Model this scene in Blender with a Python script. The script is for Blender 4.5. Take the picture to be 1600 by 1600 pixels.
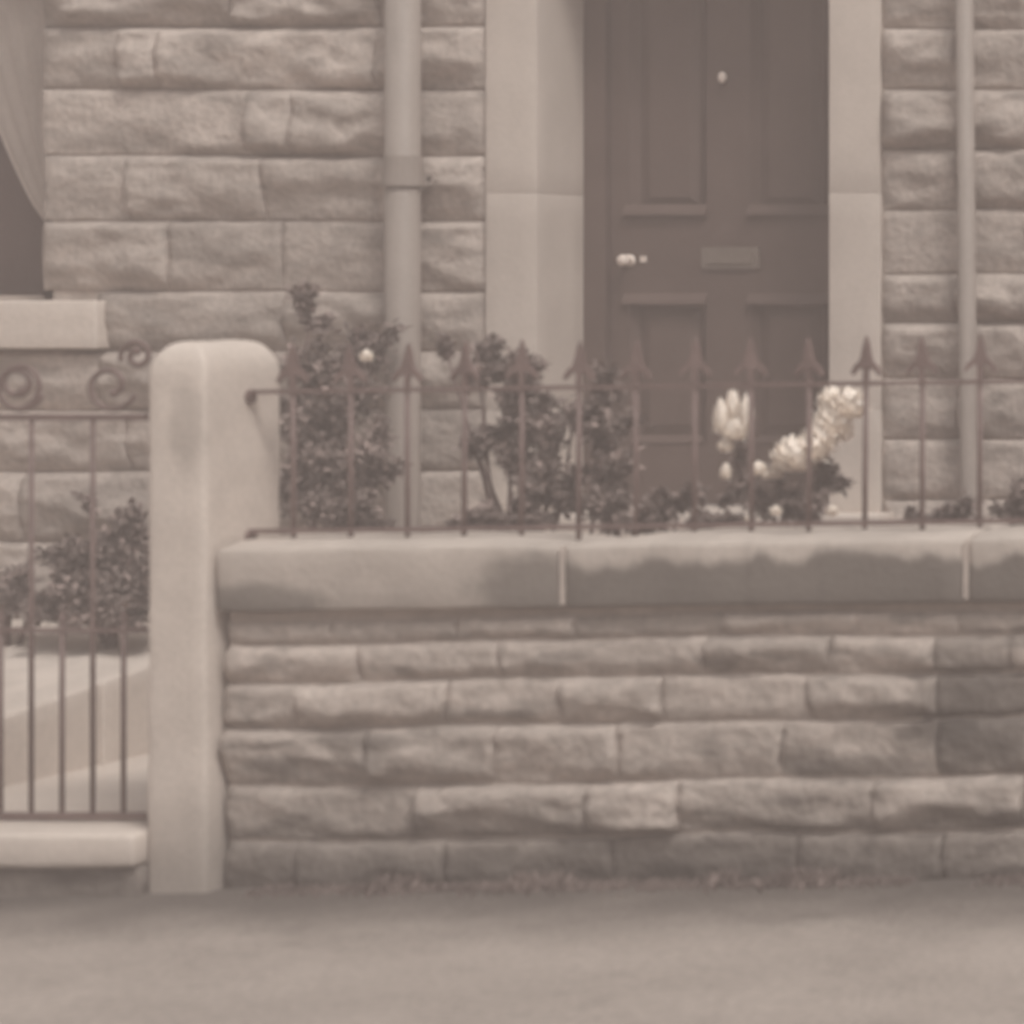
import bpy, bmesh, math, random
from mathutils import Vector, noise
R = math.radians
for o in list(bpy.data.objects): bpy.data.objects.remove(o)
scene = bpy.context.scene
COL = scene.collection

# ------------------------------------------------------------------ camera
# A long view-camera shot with a shifted lens: image plane parallel to the house,
# the picture is the lower left corner of the plate (wall seen obliquely from its right).
F, CX, CY, EYE = 4680.0, 3411.0, 445.0, 1.81
cam = bpy.data.cameras.new('camera'); cam_o = bpy.data.objects.new('camera', cam); COL.objects.link(cam_o)
cam_o.location = (0, 0, EYE); cam_o.rotation_euler = (R(90), 0, 0)
cam.sensor_width = 36; cam.lens = 36*F/1600
cam.shift_x = -(CX-800)/1600; cam.shift_y = -(800-CY)/1600
cam.clip_start = .1; cam.clip_end = 2000
cam.dof.use_dof = True; cam.dof.focus_distance = 30; cam.dof.aperture_fstop = 3.7   # soft old lens
scene.camera = cam_o

# ------------------------------------------------------------------ world, sun, exposure
SUN_EL, SUN_AZ = 54, -47           # sun behind thin cloud, in front of the house and to the right
w = bpy.data.worlds.new('World'); scene.world = w; w.use_nodes = True
nt = w.node_tree; nt.nodes.clear()
sky = nt.nodes.new('ShaderNodeTexSky'); sky.sky_type = 'NISHITA'; sky.sun_disc = False
sky.sun_elevation = R(SUN_EL); sky.sun_rotation = R(180+SUN_AZ)
sky.air_density = 1; sky.dust_density = 6; sky.ozone_density = 1
hs = nt.nodes.new('ShaderNodeHueSaturation'); hs.inputs['Saturation'].default_value = 0.0
bg = nt.nodes.new('ShaderNodeBackground'); bg.inputs['Strength'].default_value = 0.12
wo = nt.nodes.new('ShaderNodeOutputWorld')
nt.links.new(sky.outputs[0], hs.inputs['Color']); nt.links.new(hs.outputs[0], bg.inputs[0]); nt.links.new(bg.outputs[0], wo.inputs[0])
sun = bpy.data.lights.new('sun', 'SUN'); sun.energy = 1.5; sun.angle = R(12); sun.color = (1, .96, .9)
sun_o = bpy.data.objects.new('sun', sun); COL.objects.link(sun_o)
d = Vector((math.sin(R(SUN_AZ))*math.cos(R(SUN_EL)), math.cos(R(SUN_AZ))*math.cos(R(SUN_EL)), -math.sin(R(SUN_EL))))
sun_o.rotation_euler = d.to_track_quat('-Z', 'Y').to_euler(); sun_o.location = (4, -6, 14)
scene.view_settings.view_transform = 'Standard'; scene.view_settings.look = 'None'
scene.view_settings.gamma = 1; scene.view_settings.use_curve_mapping = False
scene.view_settings.exposure = 0.14

# ------------------------------------------------------------------ helpers
def X(px, Y): return (px-CX)*Y/F
def Z(py, Y): return EYE-(py-CY)*Y/F
def SL(x): return .0138*(x+6.05)          # the street climbs slightly to the right

def link(name, me, mat=None, parent=None, tone=None):
    o = bpy.data.objects.new(name, me); COL.objects.link(o)
    if mat is not None and me is not None and not me.materials: me.materials.append(mat)
    if parent is not None: o.parent = parent
    if tone is not None: o.color = (tone, tone, tone, 1)
    return o
def tag(o, label=None, cat=None, group=None, kind=None):
    if label: o['label'] = label
    if cat: o['category'] = cat
    if group: o['group'] = group
    if kind: o['kind'] = kind
    return o
def thing(name, label, cat, group=None):
    return tag(link(name, None), label, cat, group)

class MB:
    def __init__(s): s.v = []; s.f = []; s.c = []
    def add(s, vs, fs, col=None):
        n = len(s.v); s.v += [tuple(p) for p in vs]; s.f += [tuple(i+n for i in f) for f in fs]
        if col is not None: s.c += [col]*len(vs)
    def box(s, x0, x1, y0, y1, z0, z1):
        s.add([(x0,y0,z0),(x1,y0,z0),(x1,y1,z0),(x0,y1,z0),(x0,y0,z1),(x1,y0,z1),(x1,y1,z1),(x0,y1,z1)],
              [(0,3,2,1),(4,5,6,7),(0,1,5,4),(1,2,6,5),(2,3,7,6),(3,0,4,7)])
    def tube(s, pts, r, n=10, r2=None):
        pts = [Vector(p) for p in pts]; vs = []; fs = []; N = len(pts)
        prev = None
        for i, p in enumerate(pts):
            t = (pts[min(i+1, N-1)]-pts[max(i-1, 0)]).normalized()
            if prev is None:
                a = Vector((0, 1, 0)) if abs(t.y) < .9 else Vector((1, 0, 0)); u = t.cross(a).normalized()
            else:
                u = (prev - t*prev.dot(t)).normalized()
            prev = u; b = t.cross(u)
            rr = r if r2 is None else r+(r2-r)*i/(N-1)
            for k in range(n):
                a = 2*math.pi*k/n; vs.append(p+u*math.cos(a)*rr+b*math.sin(a)*rr)
        for i in range(N-1):
            for k in range(n):
                fs.append((i*n+k, i*n+(k+1) % n, (i+1)*n+(k+1) % n, (i+1)*n+k))
        fs.append(tuple(range(n))[::-1]); fs.append(tuple((N-1)*n+k for k in range(n)))
        s.add(vs, fs)
    def extrude(s, prof, y0, y1):            # closed profile in x,z
        n = len(prof)
        s.add([(p[0], y0, p[1]) for p in prof]+[(p[0], y1, p[1]) for p in prof],
              [tuple(range(n)), tuple(range(2*n-1, n-1, -1))]+[(i, n+i, n+(i+1) % n, (i+1) % n) for i in range(n)])
    def mesh(s, name, smooth=False):
        me = bpy.data.meshes.new(name); me.from_pydata(s.v, [], s.f)
        if s.c:
            at = me.color_attributes.new('tint', 'FLOAT_COLOR', 'POINT')
            for i, c in enumerate(s.c): at.data[i].color = (c, c, c, 1)
        bm = bmesh.new(); bm.from_mesh(me); bmesh.ops.recalc_face_normals(bm, faces=bm.faces); bm.to_mesh(me); bm.free()
        if smooth: me.polygons.foreach_set('use_smooth', [True]*len(me.polygons))
        me.update(); return me
    def build(s, name, mat, parent=None, smooth=False, tone=None):
        return link(name, s.mesh(name, smooth), mat, parent, tone)

def axis(a, b, r, step):
    n = max(1, round((b-a-2*r)/step))
    return [a, a+.3*r]+[a+r+(b-a-2*r)*i/n for i in range(n+1)]+[b-.3*r, b]
def rblock(name, x0, x1, y0, y1, z0, z1, mat, parent=None, r=.012, step=(.05, .08, .05), amp=.002, freq=9, bulge=0, tone=None, shape=None, shear=False, smooth=True, warp=0, margin=.014, sdv=None, ends=None):
    """a worked stone: rounded arrises, uneven faces, an optional rock-faced front (towards -Y)"""
    ax = axis(x0, x1, r, step[0]); ay = axis(y0, y1, r, step[1]); az = axis(z0, z1, r, step[2])
    nx, ny, nz = len(ax)-1, len(ay)-1, len(az)-1
    idx = {}; vs = []; fs = []
    sd = Vector((random.random()*99, random.random()*99, random.random()*99))
    if sdv is not None: sd = sdv+sd*.002
    peak = random.uniform(.34, .6); b0 = random.choice((.4, .6, .8, 1, 1.1, 1.25))
    W, H = x1-x0, z1-z0
    def vert(i, j, k):
        q = (i, j, k)
        if q in idx: return idx[q]
        p = Vector((ax[i], ay[j], az[k]))
        inn = Vector((min(max(p.x, x0+r), x1-r), min(max(p.y, y0+r), y1-r), min(max(p.z, z0+r), z1-r)))
        dd = p-inn; n = dd.normalized() if dd.length > 1e-9 else Vector((0, -1, 0))
        p2 = inn+n*r
        p2 += n*amp*noise.fractal(p*freq+sd, 1, 2, 3)
        if bulge and n.y < -.3:
            u, v = min(1, max(0, (p.x-x0)/W)), min(1, max(0, (p.z-z0)/H))
            eu = min(1, min(u, 1-u)*W/margin+.62); ev = min(1, min(v, 1-v)*H/.02)
            if ends: eu *= min(1, max(0, min(p.x-ends[0], ends[1]-p.x))/.06)
            vc = min(.7, max(.1, peak-.12+.5*noise.fractal(Vector((p.x*3.1, 0, 0))+sd, 1, 2, 3)))
            prof = (v/vc)**.9 if v < vc else 1-.22*((v-vc)/(1-vc))**2
            n1 = noise.fractal(Vector((p.x*2.6, p.z*5, 0))+sd, 1, 2, 3)
            n2 = noise.fractal(Vector((p.x*11, p.z*17, 3))+sd, 1, 2, 3)
            ch = noise.voronoi(Vector((p.x*7, p.z*11, 7))+sd)[0][0]
            p2.y -= bulge*b0*(eu*ev)**.6*max(0, prof*(.85+.45*n1)+.22*n2-.3*ch+.16)
        if shape: p2 = shape(p2)
        if warp:
            q_ = Vector((p2.x*1.7, p2.z*1.9, 5)); p2.z += warp*noise.noise(q_); p2.x += warp*1.3*noise.noise(Vector((p2.x*2.5, p2.z*6, 21)))
        if shear: p2.z += SL(p2.x)
        idx[q] = len(vs); vs.append(p2); return idx[q]
    for i in range(nx):
        for k in range(nz):
            fs.append((vert(i,0,k), vert(i+1,0,k), vert(i+1,0,k+1), vert(i,0,k+1)))
            fs.append((vert(i,ny,k), vert(i,ny,k+1), vert(i+1,ny,k+1), vert(i+1,ny,k)))
    for i in range(nx):
        for j in range(ny):
            fs.append((vert(i,j,0), vert(i,j+1,0), vert(i+1,j+1,0), vert(i+1,j,0)))
            fs.append((vert(i,j,nz), vert(i+1,j,nz), vert(i+1,j+1,nz), vert(i,j+1,nz)))
    for j in range(ny):
        for k in range(nz):
            fs.append((vert(0,j,k), vert(0,j,k+1), vert(0,j+1,k+1), vert(0,j+1,k)))
            fs.append((vert(nx,j,k), vert(nx,j+1,k), vert(nx,j+1,k+1), vert(nx,j,k+1)))
    me = bpy.data.meshes.new(name); me.from_pydata(vs, [], fs)
    if smooth: me.polygons.foreach_set('use_smooth', [True]*len(fs))
    me.update()
    return link(name, me, mat, parent, tone)

# ------------------------------------------------------------------ materials
TINT = (1, .85, .752)
def shade(a, tint=TINT): return (a*tint[0], a*tint[1], a*tint[2], 1)
def mat(name, a, rough=.85, tint=TINT, var=.12, scale=6, bump=.15, bscale=60, objtone=False, fine=.06, stains=(), tintattr=False, spec=.25):
    """mottled matt surface; stains = [(kind, params...)] dark or pale patches with a shape of their own"""
    m = bpy.data.materials.new(name); m.use_nodes = True
    t = m.node_tree; N = t.nodes; L = t.links
    b = N['Principled BSDF']; b.inputs['Roughness'].default_value = rough; b.inputs['Specular IOR Level'].default_value = spec
    geo = N.new('ShaderNodeNewGeometry'); pos = geo.outputs['Position']
    def nz(sc, det=4, vec=None, stretch=None):
        n = N.new('ShaderNodeTexNoise'); n.inputs['Scale'].default_value = sc; n.inputs['Detail'].default_value = det
        v = vec or pos
        if stretch:
            mm = N.new('ShaderNodeVectorMath'); mm.operation = 'MULTIPLY'; L.new(v, mm.inputs[0]); mm.inputs[1].default_value = stretch; v = mm.outputs[0]
        L.new(v, n.inputs['Vector']); return n.outputs['Fac']
    def mth(op, a_, b_=None, c_=None):
        n = N.new('ShaderNodeMath'); n.operation = op
        for i, q in enumerate((a_, b_, c_)):
            if q is None: continue
            if isinstance(q, (int, float)): n.inputs[i].default_value = q
            else: L.new(q, n.inputs[i])
        return n.outputs[0]
    def rng(v, a0, a1, b0, b1):
        n = N.new('ShaderNodeMapRange'); n.interpolation_type = 'SMOOTHSTEP'
        L.new(v, n.inputs[0])
        for i, q in enumerate((a0, a1, b0, b1)): n.inputs[i+1].default_value = q
        return n.outputs[0]
    f = rng(nz(scale), .25, .75, 1-var, 1+var)
    f = mth('MULTIPLY', f, rng(nz(bscale, 3), .2, .8, 1-fine, 1+fine))
    if objtone:
        oi = N.new('ShaderNodeObjectInfo'); sp = N.new('ShaderNodeSeparateColor'); L.new(oi.outputs['Color'], sp.inputs[0])
        f = mth('MULTIPLY', f, sp.outputs[0])
    if tintattr:
        at = N.new('ShaderNodeAttribute'); at.attribute_name = 'tint'; f = mth('MULTIPLY', f, at.outputs['Fac'])
    sx = N.new('ShaderNodeSeparateXYZ'); L.new(pos, sx.inputs[0])
    for s in stains:
        if s[0] == 'band':      # ('band', z0, z1, factor, noise amount, (stretch)) : dark below z0 .. clean above z1, ragged edge
            _, z0, z1, k, na, st = s
            zz = mth('SUBTRACT', sx.outputs['Z'], mth('MULTIPLY', mth('ADD', sx.outputs['X'], 6.05), .0138))
            zz = mth('ADD', zz, mth('MULTIPLY', mth('SUBTRACT', nz(1, 5, stretch=st), .5), na))
            f = mth('MULTIPLY', f, rng(zz, z0, z1, k, 1))
        elif s[0] == 'spot':    # ('spot', centre, radii, factor, noise)
            _, c, rr, k, na = s
            v = N.new('ShaderNodeVectorMath'); v.operation = 'SUBTRACT'; L.new(pos, v.inputs[0]); v.inputs[1].default_value = c
            v2 = N.new('ShaderNodeVectorMath'); v2.operation = 'DIVIDE'; L.new(v.outputs[0], v2.inputs[0]); v2.inputs[1].default_value = rr
            v3 = N.new('ShaderNodeVectorMath'); v3.operation = 'LENGTH'; L.new(v2.outputs[0], v3.inputs[0])
            q = mth('ADD', v3.outputs['Value'], mth('MULTIPLY', mth('SUBTRACT', nz(14, 5), .5), na))
            f = mth('MULTIPLY', f, rng(q, .55, 1.1, k, 1))
        elif s[0] == 'patch':   # ('patch', scale, threshold, factor, stretch) : scattered weather stains
            _, sc, th, k, st = s
            f = mth('MULTIPLY', f, rng(nz(sc, 5, stretch=st), th, th+.12, 1, k))
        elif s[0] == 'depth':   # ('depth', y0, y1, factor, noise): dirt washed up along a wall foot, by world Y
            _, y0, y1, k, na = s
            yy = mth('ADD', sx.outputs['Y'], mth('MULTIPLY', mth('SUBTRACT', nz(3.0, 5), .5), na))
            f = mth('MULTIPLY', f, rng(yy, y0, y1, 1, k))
    vm = N.new('ShaderNodeVectorMath'); vm.operation = 'SCALE'; vm.inputs[0].default_value = shade(a, tint)[:3]; L.new(f, vm.inputs['Scale'])
    L.new(vm.outputs[0], b.inputs['Base Color'])
    if bump:
        bn = N.new('ShaderNodeBump'); bn.inputs['Strength'].default_value = bump; bn.inputs['Distance'].default_value = .01
        L.new(nz(bscale, 5), bn.inputs['Height']); L.new(bn.outputs[0], b.inputs['Normal'])
    return m

DARK = (1, .68, .62)
M = dict(
    hstone=mat('sandstone', .405, var=.14, scale=7, bump=.8, bscale=42, objtone=True, fine=.15, stains=[('patch', 2.2, .55, .74, (1, 1, 3.4)), ('patch', 7, .57, .8, (1, 1, 2.6))]),
    wstone=mat('wall_stone', .385, var=.16, scale=8, bump=.9, bscale=38, objtone=True, fine=.17,
               stains=[('patch', 2.0, .55, .52, (1, 1, 3.0)), ('patch', 6, .56, .66, (1, 1, 3)), ('band', -.02, .30, .34, .26, (3.5, 1, 7)),
                       ('spot', (X(1540, 8.98), 8.95, Z(1120, 8.98)), (.26, .5, .2), .62, .9), ('spot', (X(1340, 8.98), 8.95, Z(1200, 8.98)), (.3, .5, .05), .6, .7)]),
    mortar=mat('mortar', .42, var=.16, scale=9, bump=.4, bscale=50),
    pale=mat('pale_mortar', .5, var=.06, bump=.2),
    ashlar=mat('ashlar', .53, tint=(1, .866, .765), var=.06, scale=4, bump=.15, bscale=70, fine=.04, objtone=True, stains=[('patch', 1.6, .58, .9, (1, 1, .8))]),
    sill=mat('sill_stone', .59, tint=(1, .866, .765), var=.05, scale=5, bump=.2, bscale=60),
    post=mat('post_stone', .575, tint=(1, .866, .765), var=.06, scale=7, bump=.25, bscale=60, fine=.08, stains=[
        ('spot', (X(291, 8.9), 8.9, Z(660, 8.9)), (.062, .12, .15), .80, .55),
        ('band', .02, .40, .58, .38, (5, 5, 3))]),
    coping_a=mat('coping_clean', .45, tint=(1, .866, .765), var=.1, scale=5, bump=.3, bscale=50, stains=[
        ('band', .84, .99, .82, .22, (7, 1, 1.5)),
        ('spot', (X(400, 8.93), 8.93, .85), (.26, .3, .08), .5, .8),
        ('spot', (X(850, 8.93), 8.93, .90), (.24, .3, .13), .5, .8)]),
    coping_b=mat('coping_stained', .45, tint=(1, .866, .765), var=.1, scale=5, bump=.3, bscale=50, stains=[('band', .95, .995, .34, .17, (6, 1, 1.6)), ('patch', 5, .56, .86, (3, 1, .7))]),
    step=mat('step_stone', .55, tint=(1, .866, .765), var=.06, scale=4, bump=.2, bscale=50, stains=[('band', .05, .13, .72, .08, (3, 1, 2))]),
    iron=mat('painted_iron', .15, rough=.5, tint=DARK, var=.15, scale=20, bump=.2, bscale=90),
    pipe=mat('pipe_paint', .29, rough=.55, var=.06, scale=5, bump=.05, stains=[('patch', 3, .58, .9, (4, 4, .6))]),
    door=mat('door_paint', .105, rough=.5, tint=(1, .70, .61), var=.08, scale=7, bump=.1, fine=.05),
    brass=mat('brass', .17, rough=.4, tint=(1, .82, .7), var=.05),
    ceramic=mat('white_ceramic', .7, rough=.3, var=.02, bump=0),
    frame=mat('window_paint', .40, rough=.5, var=.05),
    curtain=mat('curtain', .8, rough=.95, var=.05),
    added_backing=mat('added_backing_brown', .16, tint=DARK, var=.05),
    dark=mat('room', .09, tint=DARK, var=.05),
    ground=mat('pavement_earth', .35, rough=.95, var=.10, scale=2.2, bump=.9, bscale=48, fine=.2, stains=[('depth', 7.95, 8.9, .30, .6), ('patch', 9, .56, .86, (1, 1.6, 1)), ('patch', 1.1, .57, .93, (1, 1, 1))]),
    soil=mat('soil', .17, tint=DARK, var=.25, scale=8, bump=.6, bscale=25),
    gravel=mat('pale_gravel', .57, tint=(1, .866, .765), var=.1, scale=7, bump=.4, bscale=45),
    path=mat('path_concrete', .57, tint=(1, .866, .765), var=.05, scale=3, bump=.15, bscale=50),
    bark=mat('bark', .13, tint=DARK, var=.2, scale=30, bump=.3),
    leaf=mat('leaf', .15, rough=.6, tint=(1, .76, .68), var=.3, scale=7, bump=0, tintattr=True),
    petal=mat('petal', .92, rough=.7, tint=(1, .90, .80), var=.04, bump=0),
)
g = bpy.data.materials.new('glass'); g.use_nodes = True
b = g.node_tree.nodes['Principled BSDF']; b.inputs['Roughness'].default_value = .05; b.inputs['Transmission Weight'].default_value = 1; b.inputs['IOR'].default_value = 1.2
M['glass'] = g

# ------------------------------------------------------------------ ground, path, garden
m = MB(); xs = [-90, -40, -20, -9, -7, -5, -3, 0, 20, 40, 90]; ys = [-90, -40, -10, 4, 6, 7, 8, 8.5, 9.0, 9.6, 12, 40, 90]
for y in ys:
    for x in xs: m.v.append((x, y, SL(x)))
for j in range(len(ys)-1):
    for i in range(len(xs)-1):
        a = j*len(xs)+i; m.f.append((a, a+1, a+1+len(xs), a+len(xs)))
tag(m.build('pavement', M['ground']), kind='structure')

m = MB(); m.box(-7.05, -5.86, 9.16, 11.1, .05, .185)
tag(m.build('garden_path', M['path']), kind='structure')
def bed(name, x0, x1, y0, y1, hfun, mt, amp):
    m = MB(); nx, ny = 40, 24
    for j in range(ny+1):
        for i in range(nx+1):
            x = x0+(x1-x0)*i/nx; y = y0+(y1-y0)*j/ny
            m.v.append((x, y, hfun(x, y)+amp*noise.fractal(Vector((x*4, y*4, 1)), 1, 2, 4)))
    for j in range(ny):
        for i in range(nx):
            a = j*(nx+1)+i; m.f.append((a, a+1, a+nx+2, a+nx+1))
    return tag(m.build(name, mt, smooth=True), kind='structure')
bed('garden_bed', -5.88, -1.2, 9.27, 11.14, lambda x, y: .62+.06*(y-9.3), M['soil'], .03)
bed('gravel_bed', -10.3, -7.17, 9.16, 11.14, lambda x, y: .375+.11*max(0, y-9.5)+.03*max(0, -x-7.5), M['gravel'], .014)

# ------------------------------------------------------------------ house
random.seed(11)
HY = 11.15
house = thing('terraced_house', 'coursed sandstone house with dark panelled front door behind the garden wall', 'house')
def hx(px): return X(px, HY)
def hz(py): return Z(py, HY)
WINX1 = hx(70); WINX0 = WINX1-1.25; SILLZ = hz(468)
JL0, JL1, JR0, JR1 = hx(765), hx(845), hx(1300), hx(1380)
DTOP, WTOP, HTOP = 3.25, 3.35, 4.1
# core behind the stones, in pieces round the openings
m = MB(); cy0, cy1 = HY+.001, HY+.45
m.box(-10.3, WINX0, cy0, cy1, -.1, HTOP); m.box(WINX0, WINX1, cy0, cy1, -.1, SILLZ-.09); m.box(WINX0, WINX1, cy0, cy1, WTOP, HTOP)
m.box(WINX1, JL1-.02, cy0, cy1, -.1, HTOP); m.box(JL1-.02, JR0+.02, cy0, cy1, DTOP+.02, HTOP); m.box(JL1-.02, JR0+.02, cy0, cy1+.3, -.1, .9)
m.box(JR0+.02, -1.2, cy0, cy1, -.1, HTOP)
m.build('wall_core', M['mortar'], house)
def course(joints, z0, z1, tones=None, bulge=.056, n=0):
    cs = Vector((random.random()*99, random.random()*99, random.random()*99))
    for i in range(len(joints)-1):
        x0, x1 = joints[i], joints[i+1]
        if x1-x0 < .05: continue
        t = tones.get(i) if tones else None
        if t is None: t = random.uniform(.86, 1.1)
        gp = .003
        rblock('stone', x0+.001, x1-.001, HY-.008, HY+.05, z0+gp, z1-gp, M['hstone'], house, r=.004, step=(.026, .06, .015), amp=.003, freq=16, bulge=bulge*random.uniform(.85, 1.15), tone=t, warp=.006, sdv=cs, ends=(joints[0], joints[-1]))
def fill(a, b, lo=.32, hi=.78):
    js = [a]
    while b-js[-1] > hi: js.append(js[-1]+random.uniform(lo, hi))
    if b-js[-1] < .16 and len(js) > 1: js.pop()
    js.append(b); return js
lines = [-830, -735, -640, -540, -445, -345, -250, -152, -55, 42, 140, 243, 345, 455, 548, 640, 735, 845, 950, 1050]
special = {   # joints in pixels at the house front, tones
    -55: ([70, 372, 598, 765], {0: .93, 1: .95, 2: 1.0}),
    42: ([70, 196, 258, 598, 765], {0: .97, 1: 1.06, 2: 1.17, 3: 1.02}),
    140: ([70, 396, 470, 640, 765], {0: 1.16, 1: .95, 2: 1.02, 3: .98}),
    243: ([70, 205, 420, 600, 765], {0: 1.0, 1: .98, 2: .96, 3: 1.03}),
    345: ([70, 270, 445, 610, 765], {0: 1.02, 1: .96, 2: .93, 3: 1.0}),
    455: ([154, 452, 625, 765], {0: .88, 1: .94, 2: 1.0}),
}
for a, b_ in zip(lines[:-1], lines[1:]):
    z1, z0 = hz(a), hz(b_)
    if a in special:
        js, tn = special[a]; course([hx(q) for q in js], z0, z1, tn)
    else:
        course(fill(WINX1 if z1 > SILLZ+.02 else hx(154) if z1 > SILLZ-.15 else WINX0-.1, JL0), z0, z1)
    if z0 > SILLZ-.3 and z0 < WTOP+.05: course(fill(-10.25, WINX0-.16), z0, z1)
    elif z0 < WTOP: course(fill(-10.25, WINX0-.1), z0, z1)
lines_r = [-850, -755, -655, -555, -455, -350, -250, -150, -50, 44, 140, 234, 328, 428, 504, 590, 686, 780, 880, 980]
for i, (a, b_) in enumerate(zip(lines_r[:-1], lines_r[1:])):
    js = [JR1]+([hx(1500)] if i % 2 else [hx(1610)])
    js += fill(js[-1], -1.25)[1:]
    course(js, hz(b_), hz(a), {0: random.uniform(.97, 1.1), 1: random.uniform(.95, 1.1)}, bulge=.046)
# window (left edge of the picture)
rblock('window_sill', WINX0-.2, X(150, 11.06), 11.06, HY+.2, Z(545, 11.06), Z(470, 11.06), M['sill'], house, r=.008, amp=.001)
rblock('window_lintel', WINX0-.2, WINX1+.2, HY-.02, HY+.1, WTOP-.02, WTOP+.24, M['ashlar'], house, r=.01, tone=1)
m = MB(); m.box(WINX1, WINX1+.03, HY+.001, HY+.3, SILLZ, WTOP-.02); m.box(WINX0-.16, WINX0, HY-.012, HY+.3, SILLZ, WTOP-.02); m.build('window_reveal', M['ashlar'], house, tone=1.0)
wy = HY+.14
win = MB()
for (a, b_) in ((WINX0, WINX0+.06), (WINX1-.06, WINX1)): win.box(a, b_, wy, wy+.06, SILLZ-.06, WTOP)
win.box(WINX0+.06, WINX1-.06, wy, wy+.06, SILLZ-.06, SILLZ+.015); win.box(WINX0+.06, WINX1-.06, wy, wy+.06, 3.0, 3.05)
win = win.build('window', M['frame'], house)
m = MB(); m.box(WINX0+.06, WINX1-.06, wy+.028, wy+.032, SILLZ+.015, WTOP); m.build('pane', M['glass'], win)
m = MB(); n = 26     # lace curtain, gathered to one side, hem rising in a curve
for k in range(17):
    t = k/16; z = SILLZ+.42+(WTOP-SILLZ-.42)*t
    for i in range(n+1):
        u = i/n; wd = .10+.36*min(1, (t*1.6))**.8
        m.v.append((WINX1-.07-wd*(1-u), wy+.11+.005*math.sin(u*38+t), z-(.14*(1-u) if k == 0 else .14*(1-u)*(1-t))))
for k in range(16):
    for i in range(n): m.f.append((k*(n+1)+i, k*(n+1)+i+1, (k+1)*(n+1)+i+1, (k+1)*(n+1)+i))
m.build('curtain', M['curtain'], win, smooth=True)
m = MB(); m.box(WINX0-.1, WINX1+.4, HY+1.2, HY+1.24, SILLZ-.4, WTOP+.2); m.box(WINX0-.1, WINX1+.4, HY+.46, HY+1.2, SILLZ-.4, SILLZ-.35); m.box(WINX0-.14, WINX0-.1, HY+.46, HY+1.24, SILLZ-.4, WTOP+.2); m.box(WINX1+.4, WINX1+.44, HY+.46, HY+1.24, SILLZ-.4, WTOP+.2); m.box(WINX0-.14, WINX1+.44, HY+.46, HY+1.24, WTOP+.2, WTOP+.24)
m.build('room', M['dark'], win)
m = MB(); m.box(WINX0+.0, WINX1+.0, wy+.17, wy+.18, SILLZ-.06, WTOP+.02); m.build('added_backing', M['added_backing'], win)  # brown sheet added behind the pane to lift the black interior
# door surround: dressed jamb stones, one on another
for (a, b_) in ((JL0, JL1), (JR0, JR1)):
    zz = [.9, Z(640, HY), Z(302, HY), Z(-120, HY), DTOP]
    for z0, z1, t in zip(zz[:-1], zz[1:], ((.985, .985, 1.01, 1.0) if a == JL0 else (1, 1, 1, 1))):
        rblock('jamb_stone', a+.002, b_, HY-.03, HY+.30, z0, z1-.0005, M['ashlar'], house, r=.002, step=(.06, .08, .1), amp=.0005, tone=t*(1.03 if a == JR0 else 1))
    rblock('plinth_stone', a-.01, b_, HY-.05, HY+.30, .1, .9, M['ashlar'], house, r=.006, tone=.95)
rblock('door_lintel', JL0-.05, JR1+.05, HY-.035, HY+.30, DTOP, DTOP+.32, M['ashlar'], house, r=.006, tone=1.0)
# door leaf
DY = HY+.30; sc = F/DY
DX0, DX1 = JL1-.005, JR0+.005
FL, FR = X(952, DY+.03), X(1322, DY+.03)
dm = MB(); FLOOR = .97
dm.box(DX0-.03, FL, DY+.002, DY+.09, FLOOR, DTOP); dm.box(FR, DX1+.03, DY+.002, DY+.09, FLOOR, DTOP); dm.box(FL, FR, DY+.002, DY+.09, DTOP-.07, DTOP)
dm.build('door_frame', M['door'], house)
ly = DY+.035
def dz(py): return Z(py, ly)
def dx(px): return X(px, ly)
door = MB()
door.box(FL+.003, FR-.003, ly+.03, ly+.05, FLOOR, DTOP-.072)                # panel ground
def member(x0, x1, z0, z1): door.box(x0, x1, ly, ly+.031, z0, z1)
s0, s1, c0, c1 = dx(984), dx(1292), dx(1104), dx(1172)
member(FL+.003, s0, FLOOR, DTOP-.072); member(s1, FR-.003, FLOOR, DTOP-.072)
top = DTOP-.072
for z0, z1 in ((FLOOR, dz(692)), (dz(468), dz(336)), (top-.13, top)): member(s0, s1, z0, z1)
member(c0, c1, dz(692), dz(468)); member(c0, c1, dz(336), top-.13)
door = door.build('door', M['door'], house)
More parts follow.
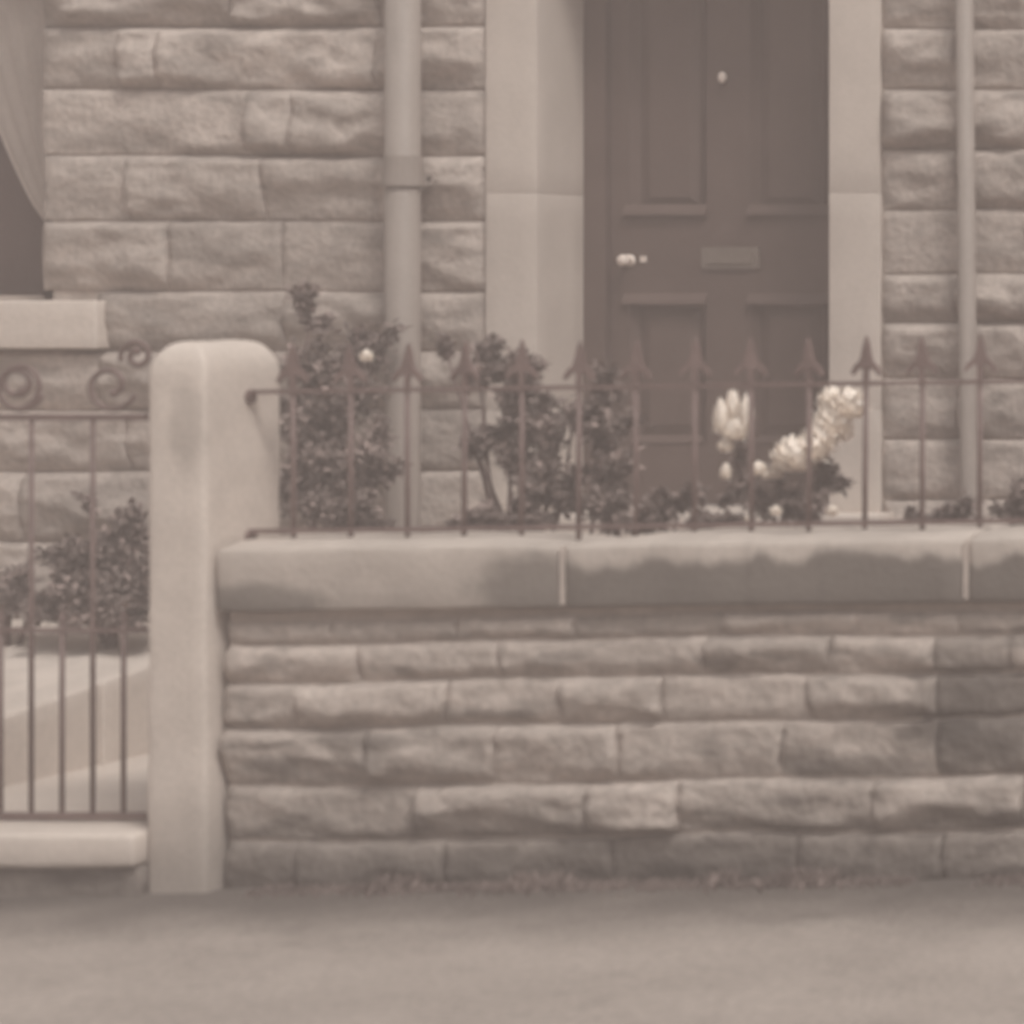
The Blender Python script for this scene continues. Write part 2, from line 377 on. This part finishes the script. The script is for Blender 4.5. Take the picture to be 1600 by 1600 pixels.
for (a, b_) in ((s0, c0), (c1, s1)):
    for (za, zb) in ((dz(692), dz(468)), (dz(336), top-.13)):
        q = MB(); t_ = .028
        # raised moulding frame with sloping inner side, and a fielded middle
        out = [(a+.001, za+.001), (b_-.001, za+.001), (b_-.001, zb-.001), (a+.001, zb-.001)]
        inn = [(a+t_, za+t_), (b_-t_, za+t_), (b_-t_, zb-t_), (a+t_, zb-t_)]
        vs = [(x, ly-.006, z) for x, z in out]+[(x, ly+.026, z) for x, z in inn]+[(x, ly+.029, z) for x, z in out]
        fs = [(i, (i+1) % 4, 4+(i+1) % 4, 4+i) for i in range(4)]+[(i, 8+i, 8+(i+1) % 4, (i+1) % 4) for i in range(4)]
        q.add(vs, fs); q.build('panel_moulding', M['door'], door)
        q = MB(); i2 = t_+.012
        inn2 = [(a+i2, za+i2), (b_-i2, za+i2), (b_-i2, zb-i2), (a+i2, zb-i2)]; i3 = i2+.03
        inn3 = [(a+i3, za+i3), (b_-i3, za+i3), (b_-i3, zb-i3), (a+i3, zb-i3)]
        q.add([(x, ly+.028, z) for x, z in inn2]+[(x, ly+.016, z) for x, z in inn3], [(i, (i+1) % 4, 4+(i+1) % 4, 4+i) for i in range(4)]+[(4, 5, 6, 7)])
        q.build('panel', M['door'], door)
# weather ledges that catch the sky under the upper panels and on the lock rail
for (a, b_) in ((s0-.02, c0+.005), (c1-.005, s1+.02)):
    for pz in (328, 467):
        q = MB(); z = dz(pz)
        q.add([(a, ly, z-.02), (b_, ly, z-.02), (b_, ly, z+.022), (a, ly, z+.022), (a, ly-.024, z-.02), (b_, ly-.024, z-.02), (b_, ly-.02, z-.006), (a, ly-.02, z-.006)],
              [(4, 5, 6, 7), (7, 6, 2, 3), (0, 4, 7, 3), (1, 2, 6, 5), (0, 1, 5, 4)])
        q.build('bead', M['door'], door)
lp = MB(); lp.box(dx(1098), dx(1188), ly-.012, ly-.001, dz(420), dz(386)); lp = lp.build('letter_plate', M['brass'], door)
q = MB(); q.box(dx(1108), dx(1178), ly-.018, ly-.012, dz(412), dz(394)); q.build('letter_flap', M['brass'], lp)
def ball(mb, c, r, sq=(1, 1, 1), n=12):
    c = Vector(c); vs = []; fs = []
    for j in range(n+1):
        for i in range(n):
            th = math.pi*j/n; ph = 2*math.pi*i/n
            vs.append(c+Vector((math.sin(th)*math.cos(ph)*r*sq[0], math.sin(th)*math.sin(ph)*r*sq[1], math.cos(th)*r*sq[2])))
    for j in range(n):
        for i in range(n): fs.append((j*n+i, j*n+(i+1) % n, (j+1)*n+(i+1) % n, (j+1)*n+i))
    mb.add(vs, fs)
kx, kz = dx(984), dz(407)
q = MB(); q.tube([(kx, ly-.001, kz), (kx, ly-.006, kz)], .024, 16); q.tube([(kx, ly-.006, kz), (kx, ly-.04, kz)], .012, 10); ball(q, (kx, ly-.05, kz), .023, (1, .8, 1)); q.build('door_knob', M['ceramic'], door, smooth=True)
q = MB(); q.box(dx(1006)-.012, dx(1006)+.012, ly-.006, ly-.001, dz(405)-.012, dz(405)+.012); q.build('keyhole_cover', M['ceramic'], door)
kx, kz = dx(1134), dz(122)
q = MB(); q.tube([(kx, ly-.001, kz), (kx, ly-.022, kz)], .009, 12); ball(q, (kx, ly-.028, kz), .016, (1, .8, 1.4)); q.build('bell_pull', M['ceramic'], door, smooth=True)
# downpipes
def downpipe(px_t, px_b, r, collars, label=None):
    y = HY-.07-r
    p = MB(); p.tube([(X(px_b, y), y, .35), (X(px_b, y)+.0, y, .5), (X(px_t, y), y, 4.0)], r, 20)
    o = p.build('downpipe', M['pipe'], house, smooth=True)
    for py in collars:
        z = Z(py, y); x = X(px_b, y)+(X(px_t, y)-X(px_b, y))*(z-.5)/3.5
        c = MB(); c.tube([(x, y, z-.026), (x, y, z-.024), (x, y, z+.022), (x, y, z+.024)], r+.012, 20); c.tube([(x, y, z+.022), (x, y, z+.085)], r+.006, 20)
        c.box(x-r-.034, x+r+.034, y+r*.4, y+r*.4+.014, z-.022, z+.018); c.tube([(x+r+.024, y+r*.4, z), (x+r+.024, HY+.02, z)], .009, 8); c.tube([(x-r-.024, y+r*.4, z), (x-r-.024, HY+.02, z)], .009, 8)
        c.build('pipe_collar', M['pipe'], o)
    return o
downpipe(630, 629, .058, (280, -420, 1000))
downpipe(1503, 1516, .031, (-300, 900))
# door steps
for i, (y0, z0, z1) in enumerate(((10.45, .1, .42), (10.72, .4205, .69), (10.98, .6905, .965))):
    rblock('door_step', JL0-.05, JR1+.05, y0, HY+.29 if i == 2 else HY-.06, z0, z1, M['step'], house, r=.008, amp=.001)

# ------------------------------------------------------------------ boundary wall
random.seed(5)
PX0, PX1, PY0, PY1, PTOP = X(230, 8.9), X(320, 8.9), 8.9, 9.26, 1.64
wall = thing('garden_wall', 'low coursed rubble stone wall with stained coping between pavement and garden', 'wall')
WY = 8.98; WX0 = PX1+.004; WX1 = -1.2
def wx(px): return X(px, WY)
def wz(py): return Z(py, WY)
WXS = WX0; WX0 = WX0+.02
m = MB(); m.add([(WX0, WY+.001, -.1+SL(WX0)), (WX1, WY+.001, -.1+SL(WX1)), (WX1, 9.25, -.1+SL(WX1)), (WX0, 9.25, -.1+SL(WX0)), (WX0, WY+.001, .83+SL(WX0)), (WX1, WY+.001, .83+SL(WX1)), (WX1, 9.25, .83+SL(WX1)), (WX0, 9.25, .83+SL(WX0))],
      [(0,3,2,1), (4,5,6,7), (0,1,5,4), (1,2,6,5), (2,3,7,6), (3,0,4,7)])
m.build('wall_core', M['mortar'], wall); WX0 = WXS
rows = [
    (968, 1006, [None, 520, 720, 902, 1130, 1340, 1500, 1690], {3: .82}, .02),
    (1006, 1066, [None, 562, 785, 1105, 1300, 1462, 1585, 1760], {0: 1.12, 1: 1.1, 2: .98, 3: .9, 5: .72}, .03),
    (1066, 1138, [None, 470, 700, 882, 1042, 1270, 1465, 1700], {0: .9, 1: 1.08, 2: 1.05, 3: 1.05, 5: .92, 6: .6}, .034),
    (1138, 1228, [None, 586, 780, 968, 1226, 1470, 1690], {0: .95, 1: .92, 2: 1.02, 3: 1.0, 4: .95, 5: .62}, .045),
    (1228, 1313, [None, 655, 925, 1062, 1372, 1600, 1740], {0: .93, 1: .95, 3: .95, 4: 1.0}, .045),
    (1313, 1405, [None, 470, 700, 960, 1250, 1480, 1750], {0: .85, 1: .88, 2: .86, 3: .85, 4: .84}, .035),
]
for (a, b_, js, tn, bl) in rows:
    cs = Vector((random.random()*99, random.random()*99, random.random()*99))
    xs = [WX0+.016 if j is None else wx(j) for j in js]; xs += fill(xs[-1], WX1, .25, .6)[1:]
    for i in range(len(xs)-1):
        rblock('stone', xs[i]+.0012, xs[i+1]-.0012, WY-.006, WY+.06, wz(b_)+.004, wz(a)-.004, M['wstone'], wall, r=.0045, step=(.022, .06, .012), amp=.005, freq=16, sdv=cs,
               bulge=.95*bl*random.uniform(.75, 1.3), tone=tn.get(i, random.uniform(.88, 1.08)), shear=True, warp=.014)
cop = [WX0+.003, X(880, 8.93), X(1510, 8.93), X(1510, 8.93)+1.2, WX1]
def sag(c):    # worn hollow beside the first joint
    def f(p):
        if p.z > .95: p.z -= .022*math.exp(-((p.x-c)/.16)**2)*(1 if p.y > 9.0 else .35)
        if p.z > .9: p.z -= .018*max(0, (9.02-p.y))/.1
        return p
    return f
for i in range(4):
    rblock('coping_stone', cop[i]+.005, cop[i+1]-.005, 8.925, 9.285, .828, 1.037, M['coping_a' if i == 0 else 'coping_b'], wall, r=.016, step=(.05, .05, .04), amp=.006, freq=5, shape=sag(cop[1]), shear=True)
    if i: 
        m = MB(); x = cop[i]+.0; m.box(x-.0055, x+.0055, 8.922, 9.27, .84+SL(x), 1.012+SL(x)); m.build('mortar_joint', M['pale'], wall)

# ------------------------------------------------------------------ gate posts
def make_post(x0, x1, label):
    t = thing('gate_post', label, 'gate post', 'stone posts of the garden gate')
    def dome(p):
        zt = PTOP; R_ = .105
        k = (p.z-(zt-R_))/R_
        if k > 0:
            k = min(k, 1); s = math.sqrt(max(0, 1-k*k*.985))
            hx_, hy_ = (x1-x0)/2, (PY1-PY0)/2; cx_, cy_ = (x0+x1)/2, (PY0+PY1)/2
            ix, iy = max(0, hx_-.07), max(0, hy_-.06)
            def sq(d, inner, half): 
                a = abs(d)
                lim = inner+(half-inner)*s
                return math.copysign(min(a, half)*lim/half, d)
            p.x = cx_+sq(p.x-cx_, ix, hx_); p.y = cy_+sq(p.y-cy_, iy, hy_)
        # slightly battered foot
        if p.z < 1.0: p.x += (p.x-(x0+x1)/2)*.05*(1.0-p.z)
        return p
    rblock('shaft', x0, x1, PY0, PY1, -.08, PTOP, M['post'], t, r=.014, step=(.03, .04, .022), amp=.003, freq=6, shape=dome)
    return t
post = make_post(PX0, PX1, 'pale round-topped stone gate post at the left end of the wall')
RY = 9.105
for z in (1.488, 1.062):
    m = MB(); m.tube([(PX1-.03, RY, z-.018), (PX1+.01, RY, z-.018)], .022, 14); m.build('rail_socket', M['iron'], post)
post2 = make_post(-7.30, -7.125, 'matching stone gate post beyond the left end of the gate')

# gate step
gs = tag(rblock('gate_step', -7.12, PX0-.004, 8.845, 9.155, .085, .187, M['step'], r=.018, step=(.06, .05, .03), amp=.004, freq=6), 'pale worn stone step under the iron gate', 'step')
rs = tag(rblock('step_riser', -7.12, PX0-.006, 8.875, 9.15, -.06, .0845, M['wstone'], r=.01, step=(.05, .08, .03), amp=.004, tone=1.12), 'grey stone block beneath the pale gate step', 'stone')
# pale edging between path and gravel
ed = thing('path_edging', 'pale stone edging along the garden path seen through the gate', 'edging')
def follow(p):      # the edging climbs with the bed behind it
    if p.z > .2: p.z += .11*max(0, p.y-9.5)
    return p
for y0, y1 in ((9.2, 10.15), (10.15, 11.12)):
    rblock('edging_stone', -7.17, -7.05, y0+.002, y1-.002, .1, .392, M['path'], ed, r=.014, amp=.003, shape=follow)

# ------------------------------------------------------------------ railing
rail = thing('iron_railing', 'iron railing with spear-headed bars standing on the wall coping', 'railing')
def railbar(z, h, t, x0, x1, name):
    m = MB(); zz = z-h/2
    m.add([(x0, RY-t, zz+SL(x0)), (x1, RY-t, zz+SL(x1)), (x1, RY+t, zz+SL(x1)), (x0, RY+t, zz+SL(x0)), (x0, RY-t, zz+h+SL(x0)), (x1, RY-t, zz+h+SL(x1)), (x1, RY+t, zz+h+SL(x1)), (x0, RY+t, zz+h+SL(x0))],
          [(0,3,2,1), (4,5,6,7), (0,1,5,4), (1,2,6,5), (2,3,7,6), (3,0,4,7)])
    m.build(name, M['iron'], rail)
railbar(1.482, .013, .009, PX1-.005, WX1, 'top_rail')
railbar(1.058, .014, .009, PX1-.005, WX1, 'bottom_rail')
half = [(.008, 0), (.008, .046), (.016, .056), (.030, .044), (.046, .028), (.050, .036), (.040, .058), (.021, .076), (.0145, .098), (.010, .124), (.0, .155)]
half = [(x*.92, z*.95) for x, z in half]; prof = half+[(-x, z) for x, z in half[-2::-1]]
sp = MB(); sp.extrude(prof, -.007, .007); spear_me = sp.mesh('spearhead'); spear_me.materials.append(M['iron'])
bm_ = MB(); bm_.tube([(0, 0, 0), (0, 0, .47)], .0078, 10); bar_me = bm_.mesh('bar', True); bar_me.materials.append(M['iron'])
bars = [459, 548, 637, 725, 815, 904, 994, 1085, 1174, 1263, 1351, 1441, 1531, 1621]
step_ = (X(1621, RY)-X(459, RY))/13
random.seed(3)
for i in range(40):
    x = X(bars[i], RY) if i < len(bars) else X(1621, RY)+step_*(i-13)
    if x > WX1-.05: break
    bz = 1.03+SL(x)-.012
    bo = link('bar', bar_me, None, rail); bo.location = (x, RY, bz); bo.rotation_euler = (0, R(random.uniform(-.5, .5)), 0)
    so = link('spearhead', spear_me, None, bo); so.location = (0, 0, .462+random.uniform(-.004, .004)); so.rotation_euler = (0, R(random.uniform(-2.5, 2.5)), R(random.uniform(-14, 14)))

# ------------------------------------------------------------------ gate
GY = 9.05
gate = thing('iron_gate', 'wrought iron garden gate with scrolled top beside the stone post', 'gate')
GX0, GX1 = -7.08, -6.10
def gbar(name, x, z0, z1, r=.0074):
    m = MB(); m.tube([(x, GY, z0), (x, GY, z1)], r, 10); return m.build(name, M['iron'], gate, smooth=True)
def grail(name, z, h=.022, t=.009):
    m = MB(); m.box(GX0, GX1, GY-t, GY+t, z-h/2, z+h/2); m.build(name, M['iron'], gate)
zb, zm, zt = Z(1281, GY), Z(985, GY), Z(652, GY)
zb = .205
grail('bottom_rail', zb); grail('mid_rail', zm, .014, .007); grail('top_rail', zt, .02)
gbar('stile', GX1, zb-.02, 1.60, .013); gbar('stile', GX0, zb-.02, 1.60, .013)
pitch = X(145, GY)-X(97, GY); x = X(193, GY); k = 0
while x > GX0+.04:
    if k % 2 == 0:
        o = gbar('dog_bar', x, zb, zm+.03)
        m = MB(); m.tube([(x, GY, zm+.03), (x, GY, zm+.065)], .013, 8, r2=.002); m.build('dog_bar_point', M['iron'], o)
    else: gbar('bar', x, zb, zt)
    x -= pitch; k += 1
def scroll(cx_, cz, r0, r1, a0, turns, sgn, tail=None):
    pts = []
    n = 44
    for i in range(n+1):
        t = i/n; a = a0+sgn*turns*2*math.pi*t; r = r0+(r1-r0)*t
        pts.append((cx_+r*math.cos(a), GY, cz+r*math.sin(a)))
    if tail: pts = tail+pts
    m = MB(); m.tube(pts, .0075, 8, r2=.009); ball(m, pts[-1], .013, n=8)
    m.build('scroll', M['iron'], gate, smooth=True)
def gp(px, py): return X(px, GY), Z(py, GY)
unit = X(145, GY)-X(0, GY)
for s in range(-2, 1):
    ox = s*pitch*3
    a = gp(172, 603); scroll(a[0]+ox, a[1], .080, .026, R(-20), 1.12, -1)
    a = gp(28, 600); 
    if s > -2: scroll(a[0]+ox, a[1], .076, .026, R(-100), 1.15, 1)
a = gp(214, 556); scroll(a[0], a[1], .05, .014, R(200), 1.3, -1)
# ------------------------------------------------------------------ plants
def leaf(mb, p, d, up, L, W, tint):
    d = d.normalized(); s = d.cross(up)
    if s.length < 1e-4: s = Vector((1, 0, 0))
    s.normalize(); n = s.cross(d)
    a, b_, c = p, p+d*L*.5-n*L*.06, p+d*L-n*L*.22
    mb.add([a, b_+s*W*.5+n*W*.12, c, b_-s*W*.5+n*W*.12, b_], [(0, 1, 4), (1, 2, 4), (2, 3, 4), (3, 0, 4)], tint)
def rv(): return Vector((random.gauss(0, 1), random.gauss(0, 1), random.gauss(0, 1))).normalized()
def shrub(name, label, cat, base, lumps, L=.05, dens=1.0, seed=1, group=None):
    """base: (x, y, z); lumps: [(px, py, Y, rx_px, rz_px, n)] leaf masses placed where they show, each on a branch of its own"""
    random.seed(seed)
    t = thing(name, label, cat, group)
    st = MB(); fo = MB(); base = Vector(base)
    for (px, py, Y, rx, rz, n) in lumps:
        c = Vector((X(px, Y), Y, Z(py, Y))); s = F/Y; rx /= s; rz /= s
        mid = (base+c)/2+Vector((random.uniform(-.05, .05), random.uniform(-.05, .05), .04))
        pts = [base+Vector((random.uniform(-.03, .03), random.uniform(-.03, .03), -.03)), mid, c+Vector((0, 0, rz*.5))]
        st.tube(pts, .011, 6, r2=.003)
        tw = []
        for q in range(max(4, n//45)):
            dd = rv(); e = c+Vector((dd.x*rx, dd.y*rx*.8, dd.z*rz))*random.uniform(.5, 1.12)
            tw.append((c.lerp(mid, .15), e)); st.tube([c.lerp(mid, .15), (c+e)/2+rv()*.01, e], .004, 4, r2=.0015)
        for q in range(int(n*dens*3.2)):
            a, e = random.choice(tw); f = random.random()**.6
            p = a.lerp(e, f)+rv()*random.uniform(0, .42)*min(rx, rz)
            dd = ((e-a).normalized()*.6+rv()+Vector((0, 0, .15)))
            l = .62*L*random.uniform(.6, 1.25)
            leaf(fo, p, dd, (Vector((0, -.3, 1))+rv()*.5), l, l*random.uniform(.45, .62), random.choice((.75, .9, 1, 1.1, 1.3, 1.9)))
    st.build('stem', M['bark'], t, smooth=True)
    tag(fo.build('foliage', M['leaf'], t), kind='stuff')
    return t
def blossom(parent, px, py, Y, size, seed, sq=(1, 1, 1)):
    """a rounded head of overlapping cupped petals; sq stretches it"""
    random.seed(seed); m = MB(); c = Vector((X(px, Y), Y, Z(py, Y))); n = 70
    for i in range(n):
        zf = 1-1.75*(i+.5)/n; a = i*2.39996; rr = math.sqrt(max(0, 1-zf*zf))
        o = Vector((rr*math.cos(a), rr*math.sin(a), zf)); up = Vector((0, 0, 1)); t = (up-o*up.dot(o))
        t = t.normalized() if t.length > .05 else Vector((1, 0, 0)); sd_ = o.cross(t); L = size*random.uniform(.4, .7); W = L*random.uniform(.6, .85)
        vs = []
        for k in range(5):
            f = k/4; wd_ = W*.5*math.sin(math.pi*min(.95, .15+.8*f))**.6
            base_ = o*(size*(.62+.28*f+.16*f*f*random.uniform(.2, 2.6)))+t*(L*(f-.55))
            for sgn in (-1, 0, 1): 
                q = base_+sd_*(sgn*wd_)+o*(abs(sgn)*size*.06); vs.append(c+Vector((q.x*sq[0], q.y*sq[1], q.z*sq[2])))
        m.add(vs, [(k*3+j, k*3+j+1, k*3+j+4, k*3+j+3) for k in range(4) for j in range(2)])
    return m.build('blossom', M['petal'], parent, smooth=True)

A = shrub('shrub', 'tall leafy shrub between the gate post and the left downpipe', 'shrub', (X(520, 10.75), 10.75, .68),
      [(500, 570, 10.8, 60, 70, 420), (484, 482, 10.85, 26, 40, 130), (560, 540, 10.85, 52, 55, 330), (470, 650, 10.7, 50, 70, 380), (530, 640, 10.7, 65, 70, 480), (490, 745, 10.6, 65, 75, 520), (565, 730, 10.65, 48, 90, 480), (520, 805, 10.5, 90, 40, 420)], L=.055, seed=2)
blossom(A, 573, 558, 10.55, .022, 9)
shrub('rose_bush', 'sprawling rose bush in front of the left door jamb', 'bush', (X(830, 10.2), 10.2, .66),
      [(745, 565, 10.3, 60, 34, 230), (805, 590, 10.25, 50, 44, 300), (785, 650, 10.25, 60, 50, 260), (735, 700, 10.2, 40, 30, 60), (850, 650, 10.2, 45, 35, 160), (800, 725, 10.15, 42, 45, 300), (865, 700, 10.15, 50, 50, 260), (870, 770, 10.1, 60, 55, 360), (740, 805, 10.0, 80, 22, 220), (820, 800, 10.0, 70, 28, 240), (690, 535, 10.5, 22, 16, 50), (900, 640, 10.2, 40, 30, 90)], L=.055, seed=4)
shrub('leafy_plant', 'small leafy plant before the left edge of the dark door', 'plant', (X(955, 10.0), 10.0, .65),
      [(945, 595, 10.05, 38, 34, 150), (950, 660, 10.0, 48, 52, 320), (940, 740, 9.95, 48, 50, 260), (965, 800, 9.9, 40, 30, 180)], L=.06, seed=6)
shrub('low_plant', 'low pale-leaved plant just above the coping in front of the door', 'plant', (X(1055, 9.8), 9.8, .65),
      [(1055, 785, 9.8, 42, 28, 200), (1100, 812, 9.75, 60, 20, 200), (1010, 815, 9.75, 50, 16, 130)], L=.07, seed=8)
W_ = shrub('white_flower_plant', 'bush of large white flowers before the right side of the door', 'flower', (X(1220, 9.9), 9.9, .66),
      [(1150, 745, 9.95, 26, 50, 110), (1200, 790, 9.85, 60, 36, 260), (1265, 790, 9.85, 45, 45, 230), (1300, 745, 9.9, 22, 55, 180), (1230, 770, 9.95, 60, 30, 160)], L=.05, seed=12)
# blossoms
for i, (px, py, Y, sz, sq) in enumerate((
        (1127, 658, 9.85, .034, (.62, .8, 1.6)), (1145, 640, 9.88, .034, (.6, .7, 1.5)), (1166, 652, 9.86, .030, (.6, .8, 1.9)), (1147, 676, 9.84, .036, (1.05, .8, .95)),
        (1134, 698, 9.84, .022, (1, 1, 1.1)), (1134, 740, 9.82, .017, (.9, 1, 1.5)), (1186, 735, 9.8, .020, (1.1, 1, 1.2)), (1212, 740, 9.8, .021, (1, 1, 1.1)), (1197, 744, 9.79, .013, (1, 1, 1)),
        (1240, 716, 9.8, .046, (1, .9, .95)), (1268, 704, 9.82, .036, (1.1, .9, 1)), (1284, 686, 9.84, .036, (1, .9, 1.2)), (1302, 662, 9.86, .040, (1, .9, 1.1)), (1326, 636, 9.88, .044, (1, .9, .9)), (1300, 628, 9.9, .030, (1, .9, 1)), (1312, 676, 9.88, .030, (1, .9, 1)),
        (1212, 800, 9.75, .017, (1, 1, 1)), (1300, 800, 9.75, .017, (1, 1, 1)), (1170, 812, 9.75, .012, (1, 1, 1)))):
    blossom(W_, px, py, Y, sz*(1.45 if 8 < i < 16 else 1.12), 40+i, sq)
shrub('garden_shrub', 'low shrub at the right behind the railing, against the house', 'shrub', (X(1600, 10.6), 10.6, .7),
      [(1600, 790, 10.6, 50, 50, 260), (1660, 760, 10.6, 60, 70, 300), (1500, 800, 10.5, 50, 30, 120), (1420, 810, 10.5, 50, 24, 110)], L=.05, seed=14)
shrub('dark_shrub', 'dark bushy shrub behind the gate, close to the stone post', 'shrub', (X(180, 10.8), 10.8, .52),
      [(205, 835, 10.8, 50, 40, 380), (150, 865, 10.75, 65, 45, 460), (136, 790, 10.85, 12, 30, 25), (205, 900, 10.7, 60, 60, 520), (120, 920, 10.65, 70, 48, 460), (180, 950, 10.6, 80, 32, 420)], L=.055, seed=16)
shrub('low_shrub', 'low spreading shrub behind the gate scrolls at the left edge', 'shrub', (X(20, 10.75), 10.75, .53),
      [(30, 935, 10.75, 85, 42, 480), (-60, 915, 10.8, 80, 60, 380), (85, 955, 10.65, 70, 30, 340)], L=.055, seed=18)
# weeds and moss in the angle of wall and pavement
random.seed(21); wd = MB()
for i in range(9000):
    x = random.uniform(-5.86, -1.3); y = 8.955-abs(random.gauss(0, .055))
    if noise.noise(Vector((x*2.3, 0, 4))) < -.25: continue
    p = Vector((x, y, SL(x)-.004)); l = random.uniform(.015, .05)*(1.2 if noise.noise(Vector((x*5, 1, 2))) > .1 else .6)
    leaf(wd, p, Vector((random.gauss(0, .5), random.gauss(-.3, .4), 1)), Vector((0, -1, .2)), l, l*.3, random.choice((.9, 1.1, 1.4)))
tag(wd.build('wall_foot_weeds', M['leaf']), 'short weeds and moss along the foot of the wall', 'weeds', kind='stuff')

# ------------------------------------------------------------------ veil volume added to lift the blacks, like a faded print
hz_ = MB(); hz_.box(-95, 95, -95, 95, -2.4, 4.6)
vm = bpy.data.materials.new('fade_veil'); vm.use_nodes = True; t = vm.node_tree; t.nodes.clear()
pv = t.nodes.new('ShaderNodeVolumePrincipled'); pv.inputs['Color'].default_value = (.95, .79, .725, 1); pv.inputs['Density'].default_value = .029
ot = t.nodes.new('ShaderNodeOutputMaterial'); t.links.new(pv.outputs[0], ot.inputs['Volume'])
tag(hz_.build('fade_veil', vm), 'thin pale veil volume added for a faded, low-contrast look', 'fade_veil', kind='stuff')
